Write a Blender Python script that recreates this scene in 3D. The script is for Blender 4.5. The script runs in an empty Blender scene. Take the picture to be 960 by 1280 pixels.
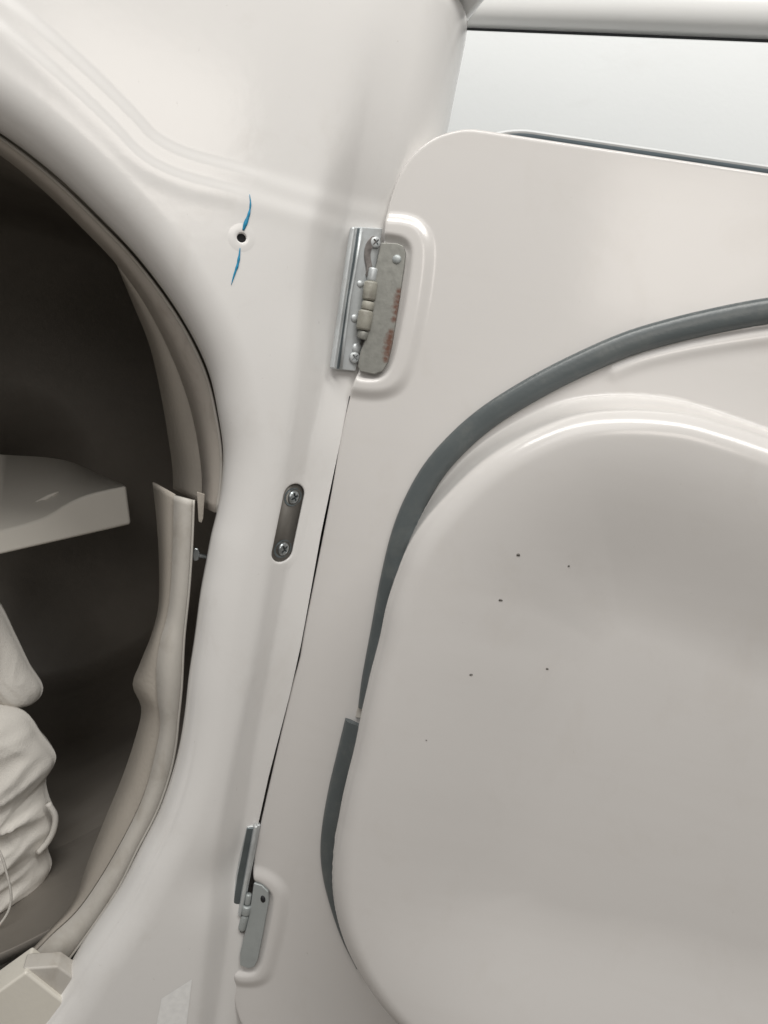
import bpy, bmesh, math, random
import numpy as np
from mathutils import Vector, noise as mnoise
random.seed(4)
sc = bpy.context.scene
C = sc.collection

# ------------------------------------------------------------------ camera
PITCH, YAW, ROLL, F = 9.0, 16.0, 11.8, 924.0
p_, y_, r_ = map(math.radians, (PITCH, YAW, ROLL))
FW = np.array([math.sin(y_)*math.cos(p_), math.cos(y_)*math.cos(p_), -math.sin(p_)])
R0 = np.array([math.cos(y_), -math.sin(y_), 0.0])
U0 = np.cross(R0, FW)
RT = math.cos(r_)*R0 + math.sin(r_)*U0
UP = math.cos(r_)*U0 - math.sin(r_)*R0
def ray(x, y):
    return FW + RT*((x-480)/F) + UP*((640-y)/F)
ZH = 0.90
CAM = np.array([0, 0, ZH]) - 0.42*ray(400, 660)

cd = bpy.data.cameras.new('camera')
cam = bpy.data.objects.new('camera', cd)
C.objects.link(cam)
from mathutils import Matrix
cam.matrix_world = Matrix(((RT[0], UP[0], -FW[0], CAM[0]),
                           (RT[1], UP[1], -FW[1], CAM[1]),
                           (RT[2], UP[2], -FW[2], CAM[2]),
                           (0, 0, 0, 1)))
cd.sensor_fit = 'VERTICAL'; cd.sensor_height = 36; cd.sensor_width = 27
cd.lens = 36*F/1280
cd.clip_start = 0.01; cd.clip_end = 100
sc.camera = cam

# ------------------------------------------------------------------ light
W = bpy.data.worlds.new('World'); sc.world = W; W.use_nodes = True
bg = W.node_tree.nodes['Background']
bg.inputs[0].default_value = (1.0, 0.985, 0.965, 1); bg.inputs[1].default_value = 0.19
def area(name, loc, target, size, energy, col):
    l = bpy.data.lights.new(name, 'AREA'); l.shape = 'RECTANGLE'
    l.size, l.size_y = size; l.energy = energy; l.color = col
    o = bpy.data.objects.new(name, l); C.objects.link(o)
    o.location = loc
    o.rotation_euler = (Vector(target)-Vector(loc)).to_track_quat('-Z', 'Y').to_euler()
    return o
area('ceiling_lamp', (-0.18, -0.5, 1.85), (0.05, -0.1, 0.95), (1.4, 0.22), 12.2, (1.0, 0.98, 0.94))
area('fill_light', (-0.85, -1.35, 2.2), (0.1, 0.0, 0.9), (1.0, 0.8), 5.2, (1.0, 0.985, 0.97))  # soft fill added from the upper left front, no known window there
area('room_lamp', (-0.3, -1.7, 1.5), (0, 0, 0.9), (0.5, 0.4), 2.8, (1.0, 0.93, 0.86))
sc.view_settings.view_transform = 'Standard'
sc.view_settings.look = 'None'
sc.view_settings.exposure = 0.10
sc.view_settings.gamma = 1.0
sc.cycles.max_bounces = 8

# ------------------------------------------------------------------ helpers
def hit(x, y, o, n, h=0.0):
    """the world point where the line of sight of pixel x, y meets a plane of the place"""
    o = np.asarray(o, float) + np.asarray(n)*h
    d = ray(x, y)
    return CAM + d*(np.dot(o-CAM, n)/np.dot(d, n))

def catmull(pts, step, closed=False):
    P = np.asarray(pts, float); n = len(P); out = []
    segs = n if closed else n-1
    for i in range(segs):
        if closed:
            a, b, c, d = P[(i-1) % n], P[i], P[(i+1) % n], P[(i+2) % n]
        else:
            b, c = P[i], P[i+1]
            a = P[i-1] if i else 2*b-c
            d = P[i+2] if i+2 < n else 2*c-b
        L = np.linalg.norm(c-b); k = max(1, int(round(L/step)))
        # centripetal parametrisation keeps the curve from overshooting
        t0 = 0; t1 = t0+max(1e-9, np.linalg.norm(b-a))**.5; t2 = t1+max(1e-9, L)**.5; t3 = t2+max(1e-9, np.linalg.norm(d-c))**.5
        for j in range(k):
            t = t1+(t2-t1)*j/k
            A1 = (t1-t)/(t1-t0)*a+(t-t0)/(t1-t0)*b
            A2 = (t2-t)/(t2-t1)*b+(t-t1)/(t2-t1)*c
            A3 = (t3-t)/(t3-t2)*c+(t-t2)/(t3-t2)*d
            B1 = (t2-t)/(t2-t0)*A1+(t-t0)/(t2-t0)*A2
            B2 = (t3-t)/(t3-t1)*A2+(t-t1)/(t3-t1)*A3
            out.append((t2-t)/(t2-t1)*B1+(t-t1)/(t2-t1)*B2)
    if not closed: out.append(P[-1])
    return np.array(out)

def resample(P, n, closed=False):
    P = np.asarray(P, float)
    if closed: P = np.vstack([P, P[:1]])
    L = np.r_[0, np.cumsum(np.linalg.norm(np.diff(P, axis=0), axis=1))]
    u = np.linspace(0, L[-1], n+1)[:-1] if closed else np.linspace(0, L[-1], n)
    return np.stack([np.interp(u, L, P[:, k]) for k in range(P.shape[1])], 1)

def dist(Q, P, closed=False):
    """distance from the points Q to the polyline P"""
    Q = np.asarray(Q, float); P = np.asarray(P, float)
    A = P if closed else P[:-1]; B = np.roll(P, -1, 0) if closed else P[1:]
    best = np.full(len(Q), 1e9)
    for a, b in zip(A, B):
        ab = b-a; l2 = ab@ab
        if l2 < 1e-16: continue
        t = np.clip(((Q-a)@ab)/l2, 0, 1)
        dx = Q[:, 0]-a[0]-t*ab[0]; dy = Q[:, 1]-a[1]-t*ab[1]
        np.minimum(best, dx*dx+dy*dy, out=best)
    return np.sqrt(best)

def inside(Q, P):
    Q = np.asarray(Q, float); r = np.zeros(len(Q), bool)
    for a, b in zip(P, np.roll(P, -1, 0)):
        if a[1] == b[1]: continue
        c = (a[1] > Q[:, 1]) != (b[1] > Q[:, 1])
        r ^= c & (Q[:, 0] < (b[0]-a[0])*(Q[:, 1]-a[1])/(b[1]-a[1])+a[0])
    return r

def sdist(Q, P):
    d = dist(Q, P, True)
    return np.where(inside(Q, P), d, -d)

def sm(x, a, b):
    t = np.clip((x-a)/(b-a), 0, 1)
    return t*t*(3-2*t)

ORIGIN = {}
def worldloc(o):
    v = Vector((0, 0, 0))
    while o is not None:
        v = v+o.location; o = o.parent
    return v

def mk(name, V, Fc, mat, parent=None, smooth=True, loc=None):
    """one mesh object; V are world points"""
    V = np.asarray(V, float)
    base = worldloc(parent) if parent else Vector(loc or (0, 0, 0))
    me = bpy.data.meshes.new(name)
    me.from_pydata((V-np.array(base)).tolist(), [], [tuple(int(i) for i in f) for f in Fc])
    me.validate()
    if smooth: me.polygons.foreach_set('use_smooth', [True]*len(me.polygons))
    me.materials.append(mat)
    bm = bmesh.new(); bm.from_mesh(me); bmesh.ops.recalc_face_normals(bm, faces=bm.faces); bm.to_mesh(me); bm.free()
    o = bpy.data.objects.new(name, me); C.objects.link(o)
    if parent: o.parent = parent
    else: o.location = base
    return o

def empty(name, loc, parent=None):
    o = bpy.data.objects.new(name, None); C.objects.link(o)
    o.empty_display_size = .05
    if parent:
        o.parent = parent; o.location = Vector(loc)-worldloc(parent)
    else: o.location = loc
    return o

def tag(o, label=None, cat=None, group=None, kind=None):
    if label: o['label'] = label
    if cat: o['category'] = cat
    if group: o['group'] = group
    if kind: o['kind'] = kind
    return o

def bevel(o, w, seg=2, angle=35):
    m = o.modifiers.new('bevel', 'BEVEL'); m.width = w; m.segments = seg
    m.limit_method = 'ANGLE'; m.angle_limit = math.radians(angle)
    n = o.modifiers.new('wn', 'WEIGHTED_NORMAL'); n.keep_sharp = True
    return o

def grid_faces(nr, nc, wrap=False):
    f = []
    for i in range(nr if wrap else nr-1):
        i2 = (i+1) % nr
        for j in range(nc-1):
            f.append((i*nc+j, i*nc+j+1, i2*nc+j+1, i2*nc+j))
    return f

def prism_w(name, top, n, depth, mat, parent, bev=.0005):
    """slab with the outline top (world points) and thickness depth along -n"""
    top = np.asarray(top); n = np.asarray(n, float); k = len(top)
    V = np.vstack([top, top-n*depth])
    Fc = [tuple(range(k)), tuple(range(2*k-1, k-1, -1))]+[(i, (i+1) % k, k+(i+1) % k, k+i) for i in range(k)]
    o = mk(name, V, Fc, mat, parent)
    if bev: bevel(o, bev)
    return o

def prism(name, px, pl, h, depth, mat, parent, bev=.0005, round_=0):
    P = np.asarray(px, float)
    if round_:
        for _ in range(round_):
            Q = np.empty((2*len(P), 2)); N = np.roll(P, -1, 0)
            Q[0::2] = P*.75+N*.25; Q[1::2] = P*.25+N*.75; P = Q
    return prism_w(name, [hit(x, y, pl[0], pl[1], h) for x, y in P], pl[1], depth, mat, parent, bev)

def tube(name, pts, rad, mat, parent, seg=10, sx=1.0, loc=None):
    P = np.asarray(pts, float); n = len(P)
    T = np.gradient(P, axis=0); T /= np.linalg.norm(T, axis=1)[:, None]+1e-12
    rr = np.broadcast_to(np.asarray(rad, float), (n,))
    up = np.array([0.13, -1, .21]); V = []
    for i in range(n):
        a = np.cross(T[i], up); a /= np.linalg.norm(a); b = np.cross(a, T[i])
        for k in range(seg):
            q = 2*math.pi*k/seg
            V.append(P[i]+rr[i]*(math.cos(q)*a*sx+math.sin(q)*b))
    Fc = []
    for i in range(n-1):
        for k in range(seg):
            k2 = (k+1) % seg
            Fc.append((i*seg+k, i*seg+k2, (i+1)*seg+k2, (i+1)*seg+k))
    Fc += [tuple(range(seg)), tuple(range((n-1)*seg, n*seg))]
    return mk(name, V, Fc, mat, parent, loc=loc)

def dome(name, c, n, r, h, mat, parent, seg=14, rings=5):
    n = np.asarray(n, float); a = np.cross(n, [0, 0, 1.]); a /= np.linalg.norm(a); b = np.cross(n, a)
    V = []; Fc = []
    V0 = []
    for i in range(rings):
        q = math.pi/2*i/rings
        for k in range(seg):
            f = 2*math.pi*k/seg
            V.append(c+r*math.cos(q)*(math.cos(f)*a+math.sin(f)*b)+n*h*math.sin(q))
    V.append(c+n*h)
    for i in range(rings-1):
        for k in range(seg):
            k2 = (k+1) % seg
            Fc.append((i*seg+k, i*seg+k2, (i+1)*seg+k2, (i+1)*seg+k))
    for k in range(seg): Fc.append(((rings-1)*seg+k, (rings-1)*seg+(k+1) % seg, len(V)-1))
    return mk(name, V, Fc, mat, parent)

def loft(name, A, B, mat, parent, thick=.0016, mid=None):
    """a strip between the polylines A and B (world points, same count)"""
    rows = [A, B] if mid is None else [A, mid, B]
    V = np.stack(rows, 1).reshape(-1, 3)
    o = mk(name, V, grid_faces(len(A), len(rows)), mat, parent)
    m = o.modifiers.new('solid', 'SOLIDIFY'); m.thickness = thick; m.offset = 0
    return o

# ------------------------------------------------------------------ materials
def mat(name, col, rough=.4, metal=0.0, coat=0.0, noise=0.0, nscale=40, bump=0.0, bscale=200, rvar=0.0, spec=.5, col2=None):
    m = bpy.data.materials.new(name); m.use_nodes = True
    nt = m.node_tree; N = nt.nodes; L = nt.links; b = N['Principled BSDF']
    b.inputs['Base Color'].default_value = (*col, 1); b.inputs['Roughness'].default_value = rough
    b.inputs['Metallic'].default_value = metal; b.inputs['Coat Weight'].default_value = coat
    b.inputs['Coat Roughness'].default_value = .12; b.inputs['Specular IOR Level'].default_value = spec
    tc = N.new('ShaderNodeTexCoord')
    if noise or col2:
        n = N.new('ShaderNodeTexNoise'); n.inputs['Scale'].default_value = nscale; n.inputs['Detail'].default_value = 6
        L.new(tc.outputs['Object'], n.inputs['Vector'])
        r = N.new('ShaderNodeValToRGB'); r.color_ramp.elements[0].position = .3; r.color_ramp.elements[1].position = .7
        c2 = col2 or tuple(c*(1-noise) for c in col)
        r.color_ramp.elements[0].color = (*c2, 1); r.color_ramp.elements[1].color = (*col, 1)
        L.new(n.outputs[0], r.inputs[0]); L.new(r.outputs[0], b.inputs['Base Color'])
    if rvar:
        n = N.new('ShaderNodeTexNoise'); n.inputs['Scale'].default_value = 18; n.inputs['Detail'].default_value = 8
        L.new(tc.outputs['Object'], n.inputs['Vector'])
        mr = N.new('ShaderNodeMapRange'); mr.inputs['To Min'].default_value = rough-rvar; mr.inputs['To Max'].default_value = rough+rvar
        L.new(n.outputs[0], mr.inputs[0]); L.new(mr.outputs[0], b.inputs['Roughness'])
    if bump:
        n = N.new('ShaderNodeTexNoise'); n.inputs['Scale'].default_value = bscale; n.inputs['Detail'].default_value = 3
        L.new(tc.outputs['Object'], n.inputs['Vector'])
        bp = N.new('ShaderNodeBump'); bp.inputs['Strength'].default_value = bump; bp.inputs['Distance'].default_value = .001
        L.new(n.outputs[0], bp.inputs['Height']); L.new(bp.outputs[0], b.inputs['Normal'])
    return m

M = dict(
    enamel=mat('white_enamel', (.745, .733, .718), .16, noise=.03, nscale=9, bump=.05, bscale=160, rvar=.06),
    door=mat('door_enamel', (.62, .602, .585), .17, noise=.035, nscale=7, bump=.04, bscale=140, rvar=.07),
    cool=mat('appliance_enamel', (.64, .66, .665), .34, noise=.03, nscale=6, bump=.05, bscale=300),
    ledge=mat('ledge_white', (.80, .80, .79), .3, noise=.02, nscale=6),
    gasket=mat('grey_rubber', (.09, .104, .107), .33, noise=.12, nscale=30, bump=.1, bscale=500, rvar=.06),
    felt=mat('taupe_seal', (.39, .355, .31), .7, noise=.12, nscale=25, bump=.3, bscale=500),
    ring=mat('ring_plastic', (.48, .44, .395), .55, noise=.1, nscale=22, bump=.2, bscale=400),
    felt2=mat('cream_plastic', (.51, .485, .445), .5, noise=.1, nscale=25, bump=.1, bscale=300),
    cream=mat('cream_cover', (.70, .67, .60), .45, noise=.06, nscale=25, bump=.1, bscale=300),
    drum=mat('drum_steel', (.30, .275, .245), .5, metal=.3, noise=.12, nscale=14, bump=.08, bscale=300, rvar=.08),
    baffle=mat('baffle_plastic', (.62, .59, .53), .5, noise=.05, nscale=20),
    zinc=mat('zinc_plate', (.66, .69, .70), .42, metal=.4, noise=.3, nscale=60, bump=.2, bscale=250, rvar=.12),
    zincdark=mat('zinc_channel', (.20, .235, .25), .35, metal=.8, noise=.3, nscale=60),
    leaf=mat('dull_leaf_steel', (.31, .31, .285), .5, metal=.5, noise=.2, nscale=300, bump=.08, bscale=600, rvar=.08),
    leafpale=mat('pale_leaf_steel', (.42, .45, .45), .5, metal=.4, noise=.12, nscale=80, bump=.2, bscale=350),
    nylon=mat('nylon_bush', (.37, .36, .31), .4, noise=.35, nscale=150, bump=.2, bscale=300),
    grease=mat('grease', (.24, .22, .21), .3, noise=.5, nscale=300, bump=.6, bscale=300),
    rust=mat('rust', (.26, .10, .06), .9, noise=.5, nscale=500, bump=.6, bscale=600),
    grooveshade=mat('groove_shade', (.30, .37, .42), .5, metal=.3, noise=.15, nscale=60),  # shade of the door groove, put into a dark blue-grey colour
    screw=mat('screw_steel', (.42, .45, .46), .3, metal=.9, noise=.25, nscale=200),
    black=mat('dark_gap', (.012, .013, .016), .6),
    slot=mat('strike_steel', (.17, .16, .145), .5, metal=.5, noise=.15, nscale=120, bump=.1, bscale=300),
    ink=mat('blue_ink', (.02, .30, .52), .5, noise=.35, nscale=400),
    cloth=mat('white_cotton', (.74, .71, .66), .95, noise=.06, nscale=30, bump=.5, bscale=1100, spec=.15),
    paper=mat('label_paper', (.86, .86, .85), .6, noise=.1, nscale=300),
    chip=mat('paint_chip', (.14, .13, .12), .7),
    inner=mat('cabinet_inside', (.05, .055, .06), .7),
    floor=mat('floor_grey', (.50, .46, .41), .6, noise=.2, nscale=6),
)

def grime(m, scale, amount, lo, hi, tint=(.42, .37, .31)):
    """faint dust and wipe marks over a paint"""
    nt = m.node_tree; N = nt.nodes; L = nt.links; b = N['Principled BSDF']
    tc = N.new('ShaderNodeTexCoord'); mp = N.new('ShaderNodeMapping'); mp.inputs['Scale'].default_value = scale
    L.new(tc.outputs['Object'], mp.inputs[0])
    n = N.new('ShaderNodeTexNoise'); n.inputs['Scale'].default_value = 1; n.inputs['Detail'].default_value = 9; n.inputs['Roughness'].default_value = .65
    n.inputs['Distortion'].default_value = .4
    L.new(mp.outputs[0], n.inputs['Vector'])
    r = N.new('ShaderNodeMapRange'); r.inputs['From Min'].default_value = lo; r.inputs['From Max'].default_value = hi; r.inputs['To Max'].default_value = amount
    L.new(n.outputs[0], r.inputs[0])
    mx = N.new('ShaderNodeMix'); mx.data_type = 'RGBA'
    L.new(r.outputs[0], mx.inputs[0]); L.new(b.inputs['Base Color'].links[0].from_socket, mx.inputs[6]); mx.inputs[7].default_value = (*tint, 1)
    L.new(mx.outputs[2], b.inputs['Base Color'])
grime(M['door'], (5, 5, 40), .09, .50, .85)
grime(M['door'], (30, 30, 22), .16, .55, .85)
grime(M['enamel'], (26, 26, 20), .22, .55, .85)
grime(M['enamel'], (340, 340, 240), .5, .68, .80, (.25, .22, .19))
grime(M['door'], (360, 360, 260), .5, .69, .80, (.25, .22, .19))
grime(M['cool'], (16, 16, 30), .2, .55, .85, (.45, .45, .43))
grime(M['nylon'], (300, 300, 200), .7, .45, .75, (.16, .14, .12))
grime(M['zinc'], (120, 120, 60), .5, .5, .8, (.30, .27, .23))
grime(M['drum'], (14, 40, 14), .22, .45, .8, (.14, .12, .10))
grime(M['felt2'], (60, 60, 40), .6, .5, .8, (.28, .24, .19))
grime(M['ring'], (50, 50, 40), .5, .5, .8, (.22, .18, .15))
grime(M['gasket'], (60, 60, 60), .3, .5, .8, (.22, .22, .20))

# ------------------------------------------------------------------ setting
mk('floor', [(-6, -6, 0), (6, -6, 0), (6, 6, 0), (-6, 6, 0)], [(0, 1, 2, 3)], M['floor'])['kind'] = 'structure'

# ------------------------------------------------------------------ dryer
dryer = tag(empty('clothes_dryer', (-.26, .3, 0)),
            'white clothes dryer with its door open, dark drum and steel door hinges', 'dryer')
YF = -0.0195                                   # the flat of the front
FN = np.array([0, -1., 0])
def face(x, y, Y=YF): return hit(x, y, (0, Y, 0), FN)
def st(px, Y=YF): return np.array([[face(x, y, Y)[0], face(x, y, Y)[2]] for x, y in px])

edge_px = [(-250, 56), (-150, 88), (-70, 125), (0, 166), (66, 216), (125, 272), (175, 325), (227, 397), (260, 463), (273, 520), (279, 565), (277, 605),
           (271, 640), (264, 668), (258, 700), (251, 737), (243, 797), (236, 844), (231, 890), (224, 933), (216, 965), (200, 1011), (175, 1061),
           (149, 1111), (104, 1178), (82, 1214), (45, 1262), (-10, 1308), (-80, 1345)]
E_ = st(catmull(edge_px, 6), .002)
top_s, top_t = E_[0]; bot_s, bot_t = E_[-1]
RD = (top_t-bot_t)/2+.018
sc_ = .022-RD-.014
E_ = E_[E_[:, 0] > sc_+.05]
kt = (E_[0, 0]-sc_)/2; kb = (E_[-1, 0]-sc_)/2
top_s, top_t = E_[0]; bot_s, bot_t = E_[-1]
# the unseen left half of the opening mirrors the seen half
gt = (E_[0, 1]-E_[6, 1])/(E_[0, 0]-E_[6, 0]); gb = (E_[-1, 1]-E_[-7, 1])/(E_[-1, 0]-E_[-7, 0])
half = np.vstack([[[sc_, top_t-gt*kt]], [[sc_+kt, top_t-gt*kt*.75]], E_, [[sc_+kb, bot_t-gb*kb*.75]], [[sc_, bot_t-gb*kb]]])
half = catmull(half, .004)
left = half[::-1].copy(); left[:, 0] = 2*sc_-left[:, 0]
OPEN = resample(np.vstack([half, left[1:-1]]), 900, True)
tc_ = (top_t+bot_t)/2

# outer edge of the cabinet: right side
cr = st([(596, 20), (570, 155), (475, 640), (375, 1160)], .004)
XR = float(cr[:2, 0].mean())
XR = .034
XL = 2*sc_-XR
ZT = float(st([(600, -14)], 0)[0, 1]); ZB = float(st([(300, 1480)], 0)[0, 1])
crease = st(catmull([(500, -260), (472, -60), (458, 50), (446, 110), (428, 170), (408, 225), (394, 270), (387, 310), (378, 400), (368, 500), (352, 600), (337, 700), (317, 820), (290, 950), (272, 1050), (262, 1150), (247, 1280), (220, 1500)], 8))
crease2 = st(catmull([(520, -260), (490, -60), (472, 80), (455, 180), (444, 245), (435, 300), (424, 380), (412, 470), (391, 560), (377, 640), (362, 716), (344, 810), (321, 940), (305, 1050), (290, 1150), (272, 1280), (240, 1500)], 8))
step_ = st(catmull([(-300, -170), (-120, -70), (0, 14), (85, 86), (150, 148), (185, 184), (225, 205), (300, 226), (400, 256), (470, 268), (560, 285)], 6))
dent = [(st([(284, 1105)])[0], .020, .0035), (st([(425, 380)])[0], .022, .002)]

def front_h(Q):
    """how far the pressed front stands out of its flat (metres, + towards the room)"""
    Q = np.asarray(Q, float)
    d = dist(Q, OPEN[::2], True)
    w = .022
    u = np.clip(d/w, 0, 1)
    h = -.019*(1-np.sqrt(np.clip(1-(1-u)**2, 0, 1)))
    h -= .0009*np.exp(-((d-.0068)/.0011)**2)*sm(-Q[:, 1], -(ZH-.10), -(ZH-.2))
    # facet right of the crease
    dc = dist(Q, crease)
    t = np.interp(Q[:, 1], crease[::-1, 1], crease[::-1, 0])
    sd = np.where(Q[:, 0] > t, dc, -dc)
    top = sm(Q[:, 1], ZH+.150, ZH+.260)
    k = .0032+.013*top
    ramp = .5*(sd+np.sqrt(sd*sd+k*k))
    d2 = dist(Q, crease2)
    t2 = np.interp(Q[:, 1], crease2[::-1, 1], crease2[::-1, 0])
    sd2 = np.where(Q[:, 0] > t2, d2, -d2)
    ramp2 = .5*(sd2+np.sqrt(sd2*sd2+.0022**2))
    h -= ramp*(.88-.62*top)-ramp2*(.78*(1-top))
    # step above the raised surround
    ds = dist(Q, step_)
    ts = np.interp(Q[:, 0], step_[:, 0], step_[:, 1])
    sd = np.where(Q[:, 1] > ts, ds, -ds)
    h -= .0005*sm(sd, -.0065, -.002)+.0008*sm(sd, .003, .009)
    # a soft swelling of the surround just under the step
    h += .0003*np.exp(-((sd+.008)/.005)**2)
    # rounded right shoulder, left edge and top edge
    for de, R in ((XR-Q[:, 0], .036), (Q[:, 0]-XL, .026), (ZT-Q[:, 1], .016)):
        v = np.clip(1-de/R, 0, 1)
        h -= R*(1-np.sqrt(np.clip(1-v*v, 0, 1)))
    for c, r, a in dent:
        h -= a*np.exp(-(((Q-c)**2).sum(1))/(r*r))
    return h

def on_front(Q, lift=0.0):
    Q = np.asarray(Q, float)
    return np.stack([Q[:, 0], YF-front_h(Q)-lift, Q[:, 1]], 1)

cen = np.array([sc_, tc_])
D_ = OPEN-cen; ang = D_/np.linalg.norm(D_, axis=1)[:, None]
with np.errstate(divide='ignore', invalid='ignore'):
    lim = np.minimum.reduce([
        np.where(ang[:, 0] > 1e-6, (XR-cen[0])/ang[:, 0], 9),
        np.where(ang[:, 0] < -1e-6, (XL-cen[0])/ang[:, 0], 9),
        np.where(ang[:, 1] > 1e-6, (ZT-cen[1])/ang[:, 1], 9),
        np.where(ang[:, 1] < -1e-6, (ZB-cen[1])/ang[:, 1], 9)])
r0 = np.linalg.norm(D_, axis=1)
# along the hinges the sheet ends just short of the door; above and below it runs on behind the door
hl = st([(438.6, 482), (398.9, 668), (374.6, 800), (361, 862), (335, 966), (315, 1060), (297, 1170)], -.002)
def xr(t):
    e = np.interp(-t, -hl[:, 1], hl[:, 0])
    k = sm(t, hl[0, 1]-.002, hl[0, 1]+.004)+sm(-t, -hl[-1, 1]-.002, -hl[-1, 1]+.004)
    return e+(XR-e)*np.clip(k, 0, 1)
lo_r = r0.copy(); hi_r = lim.copy()
for _ in range(40):
    mr = (lo_r+hi_r)/2
    ok = cen[0]+mr*ang[:, 0] < xr(cen[1]+mr*ang[:, 1])
    lo_r = np.where(ok, mr, lo_r); hi_r = np.where(ok, hi_r, mr)
cut = lo_r
q = np.r_[np.linspace(0, .25, 42)**1.3/(.25**.3), np.linspace(.25, .86, 90)[1:], 1-(np.linspace(1, 0, 36)[1:]**1.5)*.14]
RR = np.minimum(r0[:, None]+(lim-r0)[:, None]*q[None, :], cut[:, None])
Q = cen+ang[:, None, :]*RR[:, :, None]
nr, nc = RR.shape
V = on_front(Q.reshape(-1, 2)).reshape(nr, nc, 3)
lip = V[:, :1].copy(); lip[:, :, 1] += .004
lip2 = lip.copy(); lip2[:, :, 1] += .010
lip2[:, :, 0] += (ang[:, 0]*.004)[:, None]; lip2[:, :, 2] += (ang[:, 1]*.004)[:, None]
back = V[:, -1:].copy(); back[:, :, 1] += .02
V = np.concatenate([lip2, lip, V, back], 1); nc += 3
fc = grid_faces(nr, nc, True)

# openings punched through the sheet: the screw hole and the slot of the strike plate
def stadium(a, b, r, n=12):
    a = np.asarray(a); b = np.asarray(b); d = (b-a)/max(1e-9, np.linalg.norm(b-a)); e = np.array([-d[1], d[0]])
    P = [b+r*(math.sin(t)*d+math.cos(t)*e) for t in np.linspace(0, math.pi, n)]
    P += [a+r*(-math.sin(t)*d-math.cos(t)*e) for t in np.linspace(0, math.pi, n)]
    return np.array(P)
hole = st([(302, 297)])[0]
SA, SB = st([(367, 618), (352, 688)], -.010)
cent = V[:, :, :].reshape(-1, 3)[:, [0, 2]]
seg = SB-SA
def dseg(P):
    t = np.clip(((P-SA)@seg)/(seg@seg), 0, 1)[:, None]
    return np.linalg.norm(P-SA-t*seg, axis=1)
bad = (np.linalg.norm(cent-hole, axis=1) < .0042) | (dseg(cent) < .0072)
fc = [f for f in fc if not any(bad[i] for i in f)]
VV = V.reshape(-1, 3)
fc = [f for f in fc if np.linalg.norm(np.cross(VV[f[2]]-VV[f[0]], VV[f[3]]-VV[f[1]])) > 1e-10]
mk('front_panel', V.reshape(-1, 3), fc, M['enamel'], dryer)

def collar(name, a, b, rings, matl):
    """the sheet drawn down round an opening: rings of (radius, lift)"""
    P = [on_front(stadium(a, b, r), l) for r, l in rings]
    n = len(P[0])
    return mk(name, np.vstack(P), grid_faces(len(P), n)+[((i+1)*n-1, i*n, (i+1)*n, (i+2)*n-1) for i in range(len(P)-1)], matl, dryer)
collar('slot_rim', SA, SB, [(.0125, -.0002), (.0105, .0), (.0074, .0), (.0066, .0), (.0062, -.0004), (.0061, -.004)], M['enamel'])
collar('hole_rim', hole, hole+np.array([1e-6, 0]), [(.0085, -.0003), (.0065, .00004), (.0040, .00005), (.0028, .0001), (.0023, -.0001), (.0022, -.008)], M['enamel'])
o = mk('screw_hole', on_front(stadium(hole, hole+np.array([1e-6, 0]), 0.0026), -.003), [tuple(range(24))], M['black'], dryer)

# strike plate with its two screws
def nrm(Qp):
    e = .002; Qp = np.asarray(Qp)
    P = on_front(np.array([Qp, Qp+[e, 0], Qp+[0, e]]))
    n = np.cross(P[1]-P[0], P[2]-P[0]); n /= np.linalg.norm(n)
    return n if n[1] < 0 else -n
plate = prism_w('strike_plate', on_front(stadium(SA, SB, .0061), -.0016), nrm((SA+SB)/2), .0015, M['slot'], dryer, 0)
def screw(parent, c, n, r, name='screw', cross=True, m=None):
    s = dome(name, c, n, r, r*.45, m or M['screw'], parent)
    a = np.cross(n, [0, 0, 1.]); a /= np.linalg.norm(a); b = np.cross(n, a)
    return s
def cross_head(parent, c, n, r, name='screw', rot=.5, m=None):
    """round head with a recessed cross"""
    n = np.asarray(n, float); a = np.cross(n, [0, 0, 1.]); a /= np.linalg.norm(a); b = np.cross(n, a)
    V = []; Fc = []; K = 48
    rad = [(1.0, 0), (.97, .22), (.86, .36), (.70, .42), (.55, .45), (.40, .46), (.26, .46), (.12, .44), (.02, .44)]
    for rr, hh in rad:
        for k in range(K):
            f = 2*math.pi*k/K
            x, y = rr*math.cos(f), rr*math.sin(f)
            cx, cy = x*math.cos(rot)+y*math.sin(rot), -x*math.sin(rot)+y*math.cos(rot)
            arm = min(abs(cx), abs(cy)); far = max(abs(cx), abs(cy))
            z = hh-(.42 if (arm < .13 and far < .62) else 0)
            V.append(c+r*(x*a+y*b)+n*z*r)
    for i in range(len(rad)-1):
        for k in range(K):
            k2 = (k+1) % K
            Fc.append((i*K+k, i*K+k2, (i+1)*K+k2, (i+1)*K+k))
    Fc.append(tuple(range((len(rad)-1)*K, len(rad)*K)))
    return mk(name, V, Fc, m or M['screw'], parent, smooth=False)
for k, pxy in enumerate([(366, 621), (353, 685)]):
    c2 = st([pxy], -.010)[0]; n = nrm(c2)
    cross_head(plate, on_front([c2], -.0016)[0], n, .0038, rot=.5+.3*k)
    # the countersink round the head
    P = [on_front(stadium(c2, c2+np.array([1e-6, 0]), r), l) for r, l in [(.0052, -.0013), (.0047, -.0012), (.0041, -.0016)]]
    mk('countersink', np.vstack(P), grid_faces(3, 24)+[((i+1)*24-1, i*24, (i+1)*24, (i+2)*24-1) for i in range(2)], M['zincdark'], plate)

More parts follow.
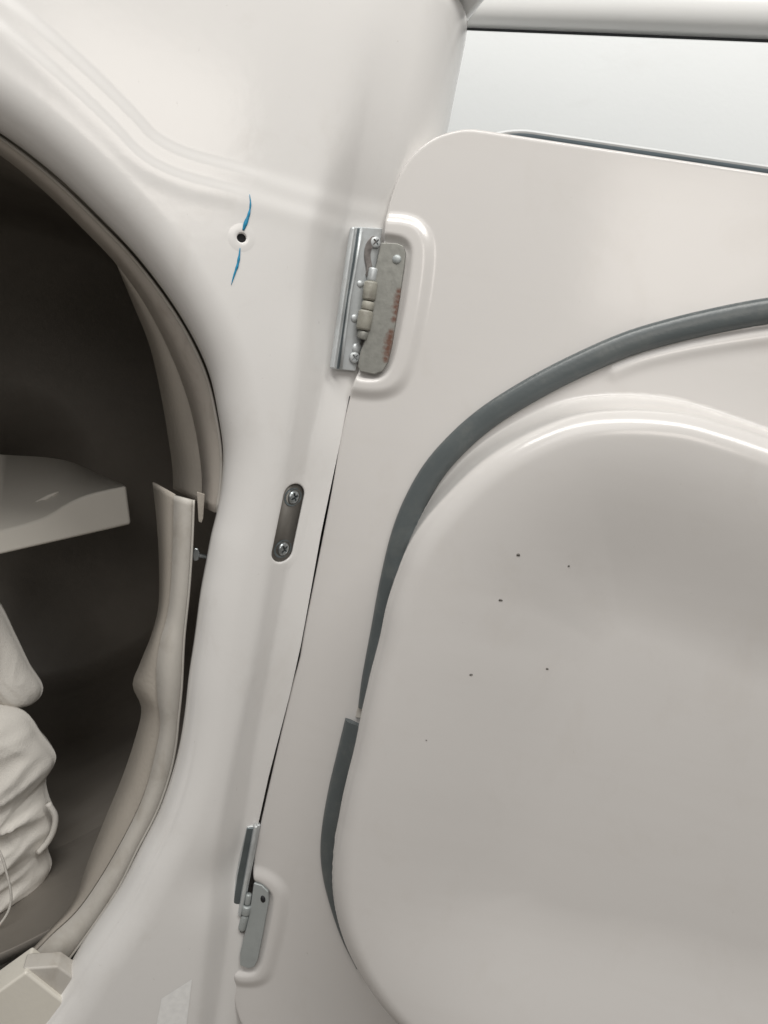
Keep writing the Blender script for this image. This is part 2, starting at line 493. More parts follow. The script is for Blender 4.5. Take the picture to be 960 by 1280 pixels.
# blue pen strokes beside the screw hole
def pen(px, wid, label):
    P = st(catmull(px, 2)); n = len(P)
    T = np.gradient(P, axis=0); T /= np.linalg.norm(T, axis=1)[:, None]
    Nn = np.stack([-T[:, 1], T[:, 0]], 1)
    w = np.interp(np.linspace(0, 1, n), np.linspace(0, 1, len(wid)), wid)*.00044
    w = w*.85*(1+.35*np.array([mnoise.noise((i*.35, 1.7, len(px))) for i in range(n)]))
    A = on_front(P-Nn*w[:, None], .0003); B = on_front(P+Nn*w[:, None], .0003)
    o = mk('pen_mark', np.stack([A, B], 1).reshape(-1, 3), grid_faces(n, 2), M['ink'], dryer); o['label'] = label
    s = o.modifiers.new('solid', 'SOLIDIFY'); s.thickness = .00012
pen([(312, 243), (313, 256), (311, 268), (307, 279), (304, 288)], [.3, .8, 1.2, 1.6, 2.4, 1.6], 'blue pen stroke above the screw hole')
pen([(300, 310), (299, 320), (297, 331), (293, 343), (289, 356)], [.5, 1.3, 1.8, 1.3, .9, .3], 'blue pen stroke below the screw hole')

# paper label low on the front
def patch(name, px, lift, matl, parent, thick=.00015, Y=YF):
    P = st(px, Y); n = 8; V = []
    for i in range(n):
        for j in range(n):
            u, v = i/(n-1), j/(n-1)
            V.append((P[0]*(1-u)+P[1]*u)*(1-v)+(P[3]*(1-u)+P[2]*u)*v)
    o = mk(name, on_front(V, lift), grid_faces(n, n), matl, parent)
    return o
patch('paper_label', [(202, 1248), (240, 1224), (232, 1290), (190, 1310)], .0003, M['paper'], dryer)

# cabinet behind the front, and the top cover whose corner shows
def box(name, x0, x1, y0, y1, z0, z1, matl, parent, bev=0, faces=None):
    V = [(x, y, z) for x in (x0, x1) for y in (y0, y1) for z in (z0, z1)]
    Fc = faces or [(0, 1, 3, 2), (4, 6, 7, 5), (0, 4, 5, 1), (2, 3, 7, 6), (0, 2, 6, 4), (1, 5, 7, 3)]
    o = mk(name, V, Fc, matl, parent, smooth=bool(bev))
    if bev: bevel(o, bev, 4)
    return o
yb = float(V[:, -1, 1].max())-.012
cab = box('cabinet', XL+.0008, XR-.0008, .030, .66, .03, ZT-.002, M['enamel'], dryer, faces=[(0, 1, 3, 2), (4, 6, 7, 5), (2, 3, 7, 6), (0, 2, 6, 4), (1, 5, 7, 3)])
s = cab.modifiers.new('solid', 'SOLIDIFY'); s.thickness = .001; s.offset = -1
box('lower_front', XL+.002, XR-.002, -.006, .004, .03, ZB+.001, M['enamel'], dryer)
box('top_cover', XL-.002, XR+.002, -.014, .665, ZT-.0005, ZT+.03, M['enamel'], dryer, .006)

# drum
NS = 128; prof = [(RD-.012, .064), (RD, .070), (RD, .18), (RD, .182), (RD-.004, .19), (RD-.004, .30), (RD, .31), (RD, .52), (RD-.02, .55), (.10, .565), (.002, .565)]
V = []
for r, y in prof:
    for k in range(NS):
        f = 2*math.pi*k/NS
        V.append((sc_+r*math.cos(f), y, tc_+r*math.sin(f)))
Fc = []
for i in range(len(prof)-1):
    for k in range(NS):
        k2 = (k+1) % NS
        Fc.append((i*NS+k, i*NS+k2, (i+1)*NS+k2, (i+1)*NS+k))
drum = mk('drum', V, Fc, M['drum'], dryer)
s = drum.modifiers.new('solid', 'SOLIDIFY'); s.thickness = .0012; s.offset = 0

# baffle inside the drum
YB = .15
up_px = catmull([(158, 607), (130, 613), (105, 620), (80, 632), (60, 645), (30, 656), (0, 664), (-60, 680), (-130, 700)], 8)
n = 26
up_ = np.array([face(x, y, YB) for x, y in resample(up_px, n)])
lo_ = np.array([face(x, y, YB-.004) for x, y in resample([(164, 655), (100, 670), (0, 693), (-130, 724)], n)])
bk_ = np.array([face(x, y, YB+.10) for x, y in resample(catmull([(156, 606), (122, 592), (88, 577), (60, 572), (0, 568), (-130, 556)], 8), n)])
b2_ = bk_.copy(); b2_[:, 1] = .556; b2_[:, 2] -= .06; b2_[:, 0] -= .045
bb_ = b2_.copy(); bb_[:, 2] -= .05
V = np.stack([up_, bk_, b2_, bb_, lo_], 1).reshape(-1, 3)
Fc = []
for i in range(n-1):
    for j in range(5):
        j2 = (j+1) % 5
        Fc.append((i*5+j, i*5+j2, (i+1)*5+j2, (i+1)*5+j))
Fc += [(0, 1, 2, 3, 4), tuple((n-1)*5+j for j in (4, 3, 2, 1, 0))]
baf = bevel(mk('drum_baffle', V, Fc, M['baffle'], dryer), .002, 3)
rib = [hit(x, y, (0, YB+.03, 0), FN)+np.array([0, -.002, .0]) for x, y in catmull([(-60, 672), (0, 650), (40, 632), (74, 614)], 6)]
tube('baffle_rib', rib, np.interp(np.arange(len(rib)), [0, len(rib)-3, len(rib)-1], [.0030, .0022, .0006]), M['baffle'], baf, 8)

# seal and duct rings round the opening
def pts(px, Y, n, step=5):
    P = resample(catmull(px, step), n)
    Ys = np.interp(np.linspace(0, 1, n), np.linspace(0, 1, len(Y)), Y) if np.ndim(Y) else np.full(n, Y)
    return np.array([face(x, y, yy) for (x, y), yy in zip(P, Ys)])
n = 70
upo = [(-220, 62), (-120, 100), (0, 169), (65, 219), (124, 275), (174, 328), (226, 400), (258, 465), (272, 522), (278, 567), (277, 605), (272, 638)]
upi = [(-220, 86), (-120, 125), (0, 192), (50, 232), (100, 280), (150, 333), (186, 385), (216, 445), (238, 505), (249, 555), (254, 600), (253, 633)]
loft('duct_ring', pts([(x-2.2, y+2.6) for x, y in upo], .010, n), pts(upi, .030, n), M['ring'], dryer)
edge_strip = [(x-.5, y) for x, y in upo]
up2o = [(148, 330), (186, 383), (216, 443), (239, 503), (250, 555), (256, 600), (256, 631)]
up2i = [(149, 334), (168, 380), (188, 430), (203, 495), (213, 555), (217, 585), (218, 611)]
loft('felt_band', pts(up2o, .0315, 40), pts(up2i, .062, 40), M['felt'], dryer)
tube('seal_bead', pts([(x-1.6, y+2.0) for x, y in upo], .0095, n), .0009, M['felt2'], dryer, 6)

# the loose lower seal: its two faces are one bent strip
R_ = [(241, 625), (239, 680), (235, 740), (229, 800), (226, 860), (222, 900), (219, 930), (212, 965), (196, 1012), (171, 1061), (146, 1111), (99, 1180), (72, 1216), (20, 1270)]
Mid = [(218, 619), (217, 660), (215, 720), (210, 768), (201, 800), (196, 835), (197, 868), (201, 905), (194, 944), (184, 983), (168, 1022), (125, 1099), (94, 1142), (62, 1172), (10, 1228)]
Lf = [(192, 603), (197, 650), (200, 700), (199, 760), (190, 795), (176, 830), (167, 856), (178, 884), (169, 927), (153, 974), (134, 1020), (112, 1075), (92, 1128), (62, 1164), (8, 1222)]
n = 90
a, m_, b = pts(R_, .012, n), pts(Mid, .016, n), pts(Lf, .046, n)
def split(A, k): return A[k:]
loft('loose_seal', a, m_, M['felt2'], dryer, .0018)
loft('felt_band', m_+np.array([0, .0022, 0]), b, M['felt'], dryer, .0014)
k = 70
tube('seal_bead', pts([(x+1.2, y) for x, y in R_[:-1]], .0105, n), .0007, M['felt2'], dryer, 6)
# clip and tab in the gap
clip = empty('retaining_clip', face(249, 693, .012), dryer)
tube('clip_pin', [face(x, y, .014) for x, y in ((236, 692), (246, 694), (258, 696))], .0013, M['screw'], clip, 8)
prism('clip_head', [(243, 685), (248, 686), (250, 692), (248, 701), (242, 702), (240, 694)], ((0, .012, 0), FN), 0, .003, M['screw'], clip, .0008, 0)
prism('seal_tab', [(246, 615), (256, 618), (254, 648), (252, 654), (248, 652)], ((0, .016, 0), FN), 0, .002, M['felt'], dryer, .0004)

# lint filter cover at the foot of the opening
lint = prism('lint_cover', [(-90, 1304), (0, 1238), (32, 1215), (84, 1256), (80, 1268), (58, 1288), (0, 1340), (-60, 1380)], ((0, -.012, 0), FN), 0, .02, M['cream'], dryer, .0016)
lint['label'] = 'cream plastic lint cover at the foot of the drum opening'
prism('cover_tab', [(27, 1211), (72, 1208), (99, 1227), (99, 1238), (84, 1256), (34, 1216)], ((0, -.009, 0), FN), 0, .012, M['felt2'], lint, .0014)

# ------------------------------------------------------------------ door
def level_dir(a_, b_):
    ra, rb = ray(*a_), ray(*b_); d = rb*ra[2]/rb[2]-ra
    return math.atan2(-d[1], d[0])
AD = level_dir((590, 162), (960, 218))
DS = np.array([math.cos(AD), -math.sin(AD), 0]); DN = np.array([-math.sin(AD), -math.cos(AD), 0])
DO = np.array([0, -.0065, 0])
def dpt(s, t, h=0.0):
    return DO+np.multiply.outer(s, DS)+np.multiply.outer(t, [0, 0, 1.])+np.multiply.outer(h, DN)
def dst(px, h=0.0):
    out = []
    for x, y in px:
        P = hit(x, y, DO, DN, h); out.append(((P-DO)@DS, P[2]))
    return np.array(out)
door = empty('door', (0, -.0065, ZH), dryer)

prof_px = [(600, 161), (585, 160), (566, 163), (543, 171), (519, 189), (502, 212), (490, 240), (483, 266), (481, 290), (478, 306), (470, 350), (452, 440), (447, 466), (438, 492), (425, 550), (413, 618), (396, 705), (379, 790), (373, 826), (366, 850), (340, 962), (320, 1055), (316, 1084),
           (318, 1106), (308, 1150), (302, 1178), (294, 1212), (290, 1232), (293, 1258), (303, 1285), (322, 1312), (350, 1335), (390, 1352), (430, 1360)]
CT = dst(catmull(prof_px, 5))
order = np.argsort(CT[:, 1]); tt, ss = CT[order, 1], CT[order, 0]
T0, T1 = tt[0], tt[-1]
SR = float(dst([(1500, 700)])[0, 0]); SR = min(SR, .46)
def s_left(t): return np.interp(t, tt, ss)
tr = np.r_[T0+np.array([0, .0002, .0005, .001, .0016, .0024, .0034]), np.linspace(T0+.0045, T1-.0045, 520), T1-np.array([.0034, .0024, .0016, .001, .0005, .0002, 0])]
c0 = np.array([0, .0002, .0005, .001, .0016, .0024, .0034])
ncol = 400
S = []
for t in tr:
    a = s_left(t)
    S.append(np.r_[a+c0, np.linspace(a+.0045, SR, ncol)])
S = np.array(S); Tm = np.repeat(tr[:, None], S.shape[1], 1)
Qd = np.stack([S.ravel(), Tm.ravel()], 1)
border = np.vstack([np.stack([ss, tt], 1)[::3], [[SR, T1]], [[SR, T0]]])

HT = .052
crest_px = [(1010, 587), (960, 569), (910, 552), (860, 538), (820, 533), (780, 532), (742, 535), (710, 543), (654, 568), (611, 596), (575, 630), (543, 668), (525, 698), (514, 724), (499, 768), (489, 814), (477, 860), (467, 903), (455, 960), (446, 995), (437, 1038), (431, 1072), (429, 1126), (439, 1176), (461, 1224), (498, 1275), (540, 1313), (600, 1348), (688, 1378), (800, 1398)]
TUB = dst(catmull(crest_px, 8), HT)
ext = [(TUB[0, 0]+.05, TUB[0, 1]-.012), (SR-.045, TUB[0, 1]-.06), (SR-.03, (TUB[0, 1]+TUB[-1, 1])/2), (SR-.05, TUB[-1, 1]+.05), (TUB[-1, 0]+.06, TUB[-1, 1]+.004)]
TUBC = np.vstack([TUB, catmull(np.vstack([TUB[-1:], np.array(ext)[::-1], TUB[:1]]), .006)[1:-1]])
pad1o = dst([(455, 265), (483, 268), (512, 270), (528, 278), (540, 297), (542, 325), (534, 385), (522, 440), (513, 472), (500, 490), (480, 498), (455, 498), (425, 492), (420, 400)])
pad1i = dst([(440, 296), (478, 296), (503, 299), (513, 309), (514, 325), (508, 370), (498, 425), (490, 457), (482, 470), (470, 475), (440, 472), (420, 400)])
pad2o = dst([(300, 1083), (322, 1083), (342, 1092), (357, 1107), (361, 1124), (356, 1160), (346, 1200), (338, 1225), (318, 1234), (285, 1230), (270, 1150)])
pad2i = dst([(300, 1098), (322, 1100), (335, 1109), (342, 1120), (340, 1140), (331, 1185), (325, 1208), (316, 1216), (285, 1214), (270, 1150)])
ridge = dst(catmull([(770, 464), (800, 452), (860, 437), (930, 425), (1000, 416), (1080, 412)], 8), .006)

def chaikin(P, k=2):
    for _ in range(k):
        Qn = np.empty((2*len(P), 2)); N = np.roll(P, -1, 0)
        Qn[0::2] = P*.75+N*.25; Qn[1::2] = P*.25+N*.75; P = Qn
    return P
pad1o, pad1i, pad2o, pad2i = map(chaikin, (pad1o, pad1i, pad2o, pad2i))
def door_h(Q):
    d = sdist(Q, TUBC)
    # outer wall of the tub, its rolled crest, and the bowl
    sh = 0
    d0, R = .0050, .0140
    hi_ = sm(Q[:, 1], ZH+.005, ZH+.055)
    x = np.clip(d0-d, 0, .97*R)
    wall = (HT-R+np.sqrt(R*R-x*x))*sm(d, d0-.0170-.0035*hi_, d0-.0130+.0018*hi_)
    bowl = -.0145*sm(d, .003, .098)
    h = sh+wall+np.where(d > 0, bowl, 0)
    for po, pi_, ph in ((pad1o, pad1i, .0026), (pad2o, pad2i, .0021)):
        a = sdist(Q, po); b = sdist(Q, pi_)
        h += ph*sm(a, -.002, .0055)-(ph+.0004)*sm(b, -.002, .0022)
    dr = dist(Q, ridge)
    h += .0013*np.exp(-(dr/.0035)**2)
    de = np.clip(sdist(Q, border), 0, 1); R = .0016
    v = np.clip(1-de/R, 0, 1)
    h -= R*(1-np.sqrt(np.clip(1-v*v, 0, 1)))
    return h
H = door_h(Qd).reshape(S.shape)
def wrapgrid(A, B, Hh, back=.026):
    A = np.pad(A, 1, mode='edge'); B = np.pad(B, 1, mode='edge'); Hp = np.pad(Hh, 1, mode='edge')
    Hp[0, :] = Hp[-1, :] = -back; Hp[:, 0] = Hp[:, -1] = -back
    return A, B, Hp
A, B, Hp = wrapgrid(S, Tm, H)
V = (DO+A[..., None]*DS+B[..., None]*np.array([0, 0, 1.])+Hp[..., None]*DN).reshape(-1, 3)
mk('inner_panel', V, grid_faces(*A.shape), M['door'], door)

# outer skin of the door, a little larger, behind a shadow gap
g = .0082; R = .052
P = [(.014, T0+.06)]+[(.014+R-R*math.cos(f), T1+g-R+R*math.sin(f)) for f in np.linspace(0, math.pi/2, 24)]
P += [(SR+g, T1+g), (SR+g, T0-g), (.07, T0-g), (.03, T0+.015)]
P = np.array(P)
cenP = np.array([.2, (T0+T1)/2])
def inset(P, w):
    T = np.roll(P, -1, 0)-np.roll(P, 1, 0); T /= np.linalg.norm(T, axis=1)[:, None]
    Nn = np.stack([T[:, 1], -T[:, 0]], 1)
    Nn *= np.sign((Nn*(cenP-P)).sum(1))[:, None]
    return P+Nn*w
def shell(name, loops, m, caps):
    V = np.vstack([[dpt(a, b, h) for a, b in L_] for L_, h in loops]); k = len(P)
    Fc = []
    for i in range(len(loops)-1):
        for q in range(k):
            q2 = (q+1) % k
            Fc.append((i*k+q, i*k+q2, (i+1)*k+q2, (i+1)*k+q))
    Fc += [tuple(range(c*k, c*k+k)) for c in caps]
    o = mk(name, V, Fc, m, door)
    e_ = o.modifiers.new('edge', 'EDGE_SPLIT'); e_.split_angle = math.radians(40)
    return o
shell('outer_skin', [(P, -.044), (P, -.0145), (inset(P, .0004), -.0137), (inset(P, .0012), -.0136), (inset(P, .0016), -.0142), (inset(P, .0016), -.0155)], M['cool'], [0])
shell('shaded_flange', [(inset(P, .0015), -.0150), (inset(P, .0018), -.0162), (inset(P, .0018), -.038)], M['grooveshade'], [2])  # inside of the groove, coloured dark to stand in for its shade

# gasket: two lengths of rubber
def gasket(px, wid, hgt, label, taper=None):
    P = resample(dst(catmull(px, 6)), 110); n = len(P)
    T = np.gradient(P, axis=0); T /= np.linalg.norm(T, axis=1)[:, None]
    Nn = np.stack([T[:, 1], -T[:, 0]], 1)
    prof = [(-1, -.2), (-.99, .25), (-.9, .62), (-.7, .86), (-.35, 1.0), (.1, 1.0), (.5, .93), (.8, .72), (.95, .35), (1, -.2)]
    V = []
    for i in range(n):
        w = wid/2*(taper[i] if taper is not None else 1)
        for u, v in prof:
            q = P[i]+Nn[i]*w*(u+1)          # the given line is the outer edge
            V.append((q[0], q[1], v*hgt))
    V = np.array(V); bh = np.minimum(door_h(V[:, :2]), .010)
    W_ = DO+V[:, :1]*DS+V[:, 1:2]*np.array([0, 0, 1.])+(V[:, 2:3]+bh[:, None]*.5)*DN
    k = len(prof)
    Fc = grid_faces(n, k)+[tuple(range(k)), tuple(range((n-1)*k, n*k))]
    o = mk('door_gasket', W_, Fc, M['gasket'], door); o['label'] = label
    e = o.modifiers.new('edge', 'EDGE_SPLIT'); e.split_angle = math.radians(60)
    return o
gasket([(1400, 436), (1330, 396), (1250, 372), (1150, 362), (1050, 363), (960, 372), (900, 383), (840, 397), (780, 415), (720, 441), (660, 472), (600, 510), (560, 545), (530, 580), (507, 620), (491, 660), (476, 720), (463, 790), (452, 850), (448, 882)][::-1],
       .0128, .0045, 'long grey rubber seal curving over the door bowl')
gasket([(432, 897), (422, 938), (411, 985), (403, 1032), (401, 1062), (404, 1092), (413, 1128), (428, 1170), (446, 1205)][::-1],
       .0145, .0052, 'short grey rubber seal at the left of the door bowl', np.interp(np.arange(110), [0, 40, 109], [.35, .9, 1]))
# the bare clip between both lengths
c1 = prism('gasket_seat', [(448, 880), (462, 880), (458, 899), (444, 897)], (DO, DN), .0016, .003, M['felt2'], door, .0004)

# small chips in the paint of the bowl
for x, y, r in ((648, 693, 2.6), (711, 707, 1.5), (626, 750, 2.2), (589, 843, 1.9), (684, 836, 1.6), (533, 925, 1.0)):
    q0 = dst([(x, y)], .03)[0]
    for _ in range(4):
        h0 = float(door_h(np.array([q0]))[0]); q0 = dst([(x, y)], h0)[0]
    K = 9; ring = []
    for k in range(K):
        f = 2*math.pi*k/K; rr = r*.00036*random.uniform(.55, 1.2)
        ring.append(q0+rr*np.array([math.cos(f)*1.2, math.sin(f)*.8]))
    ring = np.array(ring); hh = door_h(ring)
    top = [dpt(a[0], a[1], b+.00025) for a, b in zip(ring, hh)]
    prism_w('paint_chip', top, DN, .0006, M['chip'], door, 0)

# ------------------------------------------------------------------ hinges
PL = ((0, -.0030, 0), FN)          # the facet of the front at the hinge line
BN = nrm(st([(430, 380)])[0])
def fpl(x, y): 
    q0 = st([(x, y)])[0]; P = on_front([q0])[0]
    for _ in range(4):
        P = on_front([q0])[0]; q0 = st([(x, y)], P[1])[0]
    return on_front([q0])[0]
A0 = fpl(430, 380)
pa, pb, pc = fpl(448, 300), fpl(424, 452), fpl(466, 320)
BN = np.cross(pb-pa, pc-pa); BN /= np.linalg.norm(BN); BN = BN if BN[1] < 0 else -BN
A0 = pa+BN*(.0006+max((fpl(x, y)-pa)@BN for x, y in ((441, 284), (460, 284), (477, 288), (470, 320), (462, 360), (418, 455), (440, 420), (430, 370), (444, 455))))
BP = (A0, BN)
h1 = tag(empty('hinge', tuple(A0), dryer), 'upper door hinge of zinc plate with grease and a rusty leaf')
prism('mounting_plate', [(441, 283), (479, 285), (470, 335), (456, 400), (445, 464), (415, 461)], BP, .0022, .003, M['zinc'], h1, .0006)
prism('plate_ridge', [(440, 283), (446, 283), (420, 462), (414, 461)], BP, .0050, .004, M['zinc'], h1, .0012)
prism('plate_groove', [(447, 285), (451, 285), (425, 461), (421, 461)], BP, .0026, .002, M['zincdark'], h1, .0003)
tube('plate_bead', [hit(x, y, *BP, .0030) for x, y in ((452, 285), (445, 330), (437, 375), (431, 420), (426, 461))], .0009, M['zinc'], h1, 8)
for x, y, r in ((450, 355, .0020), (443, 398, .0023), (446, 436, .0031)):
    dome('rivet', hit(x, y, *BP, .0020), BN, r, r*.5, M['zinc'], h1)
for x, y in ((469, 303), (443, 447)):
    cross_head(h1, hit(x, y, *BP, .0024), BN, .0030, m=M['zinc'], rot=.9)
prism('grease_smear', [(466, 294), (472, 297), (470, 304), (464, 312), (463, 322), (466, 333), (464, 343), (466, 348), (457, 346), (459, 336), (456, 324), (456, 312), (459, 302)], BP, .0032, .0012, M['grease'], h1, .0004, 2)
leaf1 = [(476, 303), (497, 304), (504, 307), (507, 316), (505, 334), (499, 375), (490, 430), (485, 452), (478, 464), (468, 468), (450, 464), (447, 458), (450, 440), (456, 425), (457, 400), (463, 360), (470, 330)]
lf1 = prism('hinge_leaf', leaf1, (DO, DN), .0030, .0026, M['leaf'], h1, .0005)
lf1['label'] = 'dull grey hinge leaf with rust along its right edge'
dome('rivet', hit(496, 324, DO, DN, .0030), DN, .0024, .0011, M['leafpale'], h1)
def rust(m, spots, base):
    nt = m.node_tree; N = nt.nodes; L = nt.links; b = N['Principled BSDF']
    tc = N.new('ShaderNodeTexCoord'); nz = N.new('ShaderNodeTexNoise'); nz.inputs['Scale'].default_value = 700; nz.inputs['Detail'].default_value = 8
    L.new(tc.outputs['Object'], nz.inputs['Vector'])
    prev = None
    for p, rad in spots:
        d = N.new('ShaderNodeVectorMath'); d.operation = 'DISTANCE'
        L.new(tc.outputs['Object'], d.inputs[0]); d.inputs[1].default_value = tuple(p-base)
        mr = N.new('ShaderNodeMapRange'); mr.inputs['From Min'].default_value = rad; mr.inputs['From Max'].default_value = rad*.2
        L.new(d.outputs['Value'], mr.inputs[0])
        if prev:
            mx = N.new('ShaderNodeMath'); mx.operation = 'MAXIMUM'; L.new(prev, mx.inputs[0]); L.new(mr.outputs[0], mx.inputs[1]); prev = mx.outputs[0]
        else: prev = mr.outputs[0]
    ad = N.new('ShaderNodeMath'); ad.operation = 'ADD'; L.new(prev, ad.inputs[0]); L.new(nz.outputs[0], ad.inputs[1])
    st2 = N.new('ShaderNodeMapRange'); st2.inputs['From Min'].default_value = .72; st2.inputs['From Max'].default_value = 1.55
    L.new(ad.outputs[0], st2.inputs[0])
    mixn = N.new('ShaderNodeMix'); mixn.data_type = 'RGBA'
    old = b.inputs['Base Color'].links[0].from_socket
    L.new(st2.outputs[0], mixn.inputs[0]); L.new(old, mixn.inputs[6]); mixn.inputs[7].default_value = (.12, .055, .035, 1)
    L.new(mixn.outputs[2], b.inputs['Base Color'])
    inv = N.new('ShaderNodeMapRange'); inv.inputs['To Min'].default_value = .5; inv.inputs['To Max'].default_value = 0
    L.new(st2.outputs[0], inv.inputs[0]); L.new(inv.outputs[0], b.inputs['Metallic'])
lb = np.array(worldloc(h1))
edge_pts = [(499, 364, .003), (498, 371, .004), (497, 377, .0035), (496, 384, .0042), (495, 391, .003), (493, 399, .0028), (489, 415, .003), (488, 421, .0042), (487, 428, .005), (486, 435, .0048), (484, 442, .004), (482, 449, .003)]
rust(M['leaf'], [(hit(x, y, DO, DN, .003), r) for x, y, r in edge_pts], lb)
for (xa, ya), (xb, yb_), r, m_ in (((464, 352), (461, 376), .0038, 'nylon'), ((461, 377), (459, 388), .0035, 'nylon'), ((458, 388), (454, 413), .0041, 'nylon'), ((455, 414), (452, 424), .0030, 'leaf'), ((467, 335), (464, 352), .0024, 'zinc')):
    a, b = hit(xa, ya, DO, DN, .0025), hit(xb, yb_, DO, DN, .0025)
    P = [a+(b-a)*t for t in (0, .04, .12, .5, .88, .96, 1)]
    tube('knuckle', P, np.array([.72, .93, 1, 1, 1, .93, .72])*r, M[m_], h1, 16)

A1 = fpl(300, 1100); B1n = nrm(st([(300, 1100)])[0]); B1n = B1n
BP1 = (A1, B1n)
h2 = tag(empty('hinge', tuple(A1), dryer), 'lower door hinge of pale zinc seen nearly edge on')
prism('mounting_plate', [(309, 1034), (326, 1031), (303, 1150), (289, 1144), (296, 1095)], BP1, .0016, .003, M['zinc'], h2, .0006)
prism('plate_groove', [(309, 1036), (318, 1035), (301, 1128), (294, 1144), (290, 1142), (297, 1095)], BP1, .0022, .0016, M['zincdark'], h2, .0003)
prism('plate_ridge', [(318, 1034), (323, 1033), (306, 1128), (301, 1148), (298, 1146), (304, 1110)], BP1, .0048, .004, M['zinc'], h2, .001)
leaf2 = [(317, 1104), (327, 1107), (335, 1115), (336, 1126), (328, 1170), (322, 1200), (318, 1209), (310, 1211), (300, 1207), (300, 1192), (307, 1162), (312, 1140)]
lf2 = prism('hinge_leaf', leaf2, (DO, DN), .0026, .0022, M['leafpale'], h2, .0005)
prism('leaf_hole', [(327, 1119), (331, 1121), (332, 1127), (328, 1129), (325, 1124)], (DO, DN), .0028, .0006, M['black'], h2, 0, 1)
for (xa, ya), (xb, yb_), r in (((311, 1117), (309, 1130), .0020), ((309, 1131), (307, 1142), .0030), ((307, 1143), (302, 1162), .0024)):
    a, b = hit(xa, ya, DO, DN, .002), hit(xb, yb_, DO, DN, .002)
    tube('knuckle', [a+(b-a)*t for t in (0, .06, .15, .5, .85, .94, 1)], np.array([.7, .92, 1, 1, 1, .92, .7])*r, M['leafpale'], h2, 14)

# ------------------------------------------------------------------ appliance behind
r1 = ray(595, 32); r2 = ray(960, 46)
d1 = .66
P1 = CAM+d1*r1; P2 = CAM+r2*(d1*r1[2]/r2[2])
e = (P2-P1)/np.linalg.norm(P2-P1); en = np.array([e[1], -e[0], 0.])
if en[1] > 0: en = -en
zs = P1[2]
app = tag(empty('white_appliance', (P1[0], P1[1], 0)), 'pale white appliance cabinet behind the open door, under a bright top ledge', 'appliance')
def apt(u, v, z): return P1+e*u-en*v+np.array([0, 0, z-zs])
L0, L1 = (XR+.008-P1[0])/e[0], .75
def abox(name, u0, u1, v0, v1, z0, z1, m, bev):
    V = [apt(u, v, z) for u in (u0, u1) for v in (v0, v1) for z in (z0, z1)]
    o = mk(name, V, [(0, 1, 3, 2), (4, 6, 7, 5), (0, 4, 5, 1), (2, 3, 7, 6), (0, 2, 6, 4), (1, 5, 7, 3)], m, app)
    if bev: bevel(o, bev, 6)
abox('front_panel', L0, L1, 0, .5, .02, zs-.0035, M['cool'], .002)
abox('top_ledge', L0-.004, L1+.004, -.016, .52, zs, zs+.036, M['ledge'], .017)
abox('shadow_joint', L0+.004, L1-.004, .004, .4, zs-.01, zs+.01, M['inner'], 0)

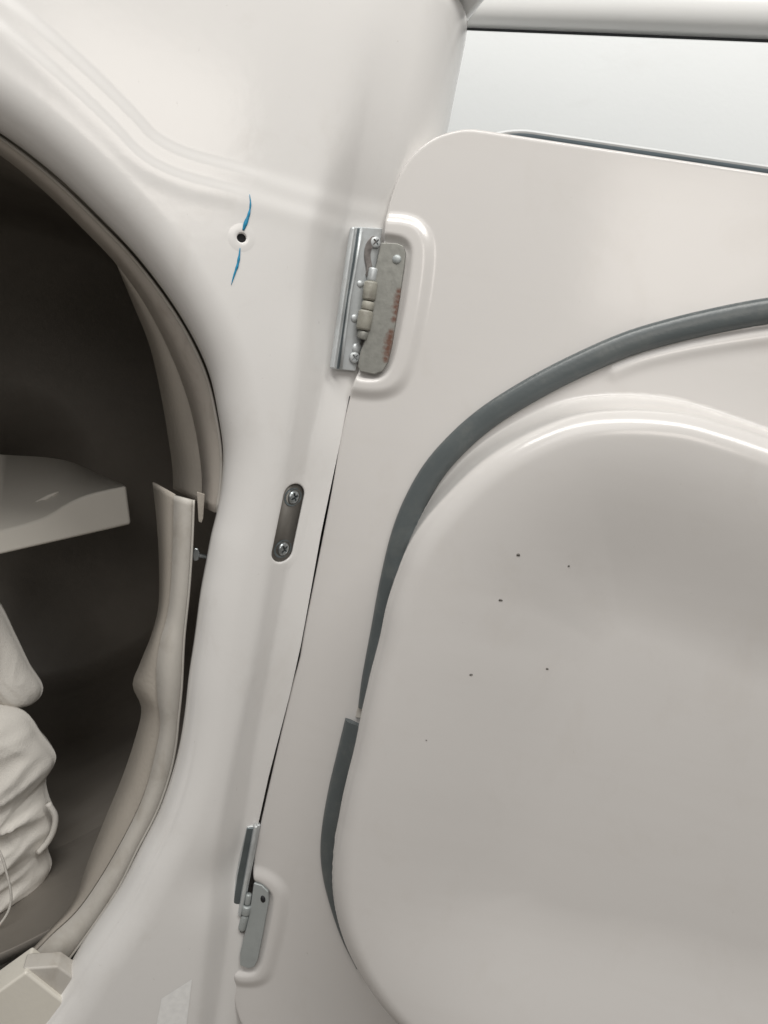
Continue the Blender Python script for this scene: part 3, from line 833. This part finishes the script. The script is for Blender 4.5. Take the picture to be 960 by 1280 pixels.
# ------------------------------------------------------------------ laundry
def garment(name, px, Y, thick, seed, label, folds, loc_px):
    poly = np.array([[face(x, y, Y)[0], face(x, y, Y)[2]] for x, y in catmull(px, 4, True)])
    lo, hi = poly.min(0), poly.max(0); st_ = .0022
    # boundary-fitted: rows by height, columns between both outlines
    K, N_ = 120, 90
    c = poly.mean(0)
    ring = resample(poly, 300, True)
    V = []; rad = np.linspace(1, 0.0, 80)
    for side in (1, -1):
        for f in rad[:-1] if side == 1 else rad[:-1]:
            g = c+(ring-c)*f
            b = math.sqrt(max(0, 1-f**3.2))
            for i, q in enumerate(g):
                z = thick*b
                ca, sa = math.cos(folds[2]), math.sin(folds[2])
                wx = .012*mnoise.noise(Vector((q[0]*28, q[1]*28, seed+4)))
                u_ = (q[0]+wx)*ca+q[1]*sa; v_ = -q[0]*sa+q[1]*ca
                p = Vector((u_*folds[0], v_*folds[1], seed))
                r = (1-abs(mnoise.noise(p)))**2*2-1
                r2_ = (1-abs(mnoise.noise(Vector((u_*folds[0]*1.9, v_*folds[1]*1.6, seed+7)))))**3*2-1
                r4_ = mnoise.noise(p*5+Vector((1, 7, seed)))
                z += (thick*.30*r+thick*.13*r2_+thick*.035*r4_+thick*.07*(1-abs(mnoise.noise(Vector((u_*95, v_*38, seed+2)))))**6)*b
                V.append((q[0], Y-z*side*(1 if side == 1 else .8), q[1]))
    n = 300; m = len(rad)-1
    Fc = []
    for sd in (0, 1):
        o_ = sd*m*n
        for i in range(m-1):
            for k in range(n):
                k2 = (k+1) % n
                Fc.append((o_+i*n+k, o_+i*n+k2, o_+(i+1)*n+k2, o_+(i+1)*n+k))
        Fc.append(tuple(o_+(m-1)*n+k for k in range(n)))
    for k in range(n): Fc.append((k, (k+1) % n, m*n+(k+1) % n, m*n+k))
    base = tuple(np.array(V).mean(0))
    o = mk(name, V, Fc, M['cloth'], None, loc=base)
    return tag(o, label, 'laundry', 'white laundry in the drum')
garment('white_garment', [(-190, 690), (-100, 690), (-30, 722), (0, 756), (20, 795), (38, 832), (54, 860), (46, 876), (25, 882), (-40, 884), (-190, 890)], .17, .022, 3.1,
        'smooth white cloth lying on top of the crumpled laundry in the drum', (26, 9, .5), None)
g2 = garment('white_garment', [(-190, 890), (-60, 880), (15, 884), (34, 892), (50, 915), (70, 944), (67, 958), (58, 972), (62, 998), (71, 1020), (67, 1044), (60, 1058), (65, 1080), (57, 1098), (46, 1110), (28, 1162), (6, 1214), (-30, 1262), (-190, 1310)], .15, .026, 8.4,
        'crumpled white laundry with raised seams below the smooth cloth in the drum', (34, 13, -1.05), None)
tube('seam', [face(x, y, .105) for x, y in catmull([(-20, 1040), (0, 1066), (8, 1090), (14, 1122), (10, 1140), (-4, 1160), (-20, 1175)], 4)], .0009, M['cloth'], g2, 6)
tube('hem', [face(x, y, .135) for x, y in catmull([(60, 1004), (69, 1020), (67, 1038), (60, 1052), (48, 1066)], 4)], .0022, M['cloth'], g2, 8)
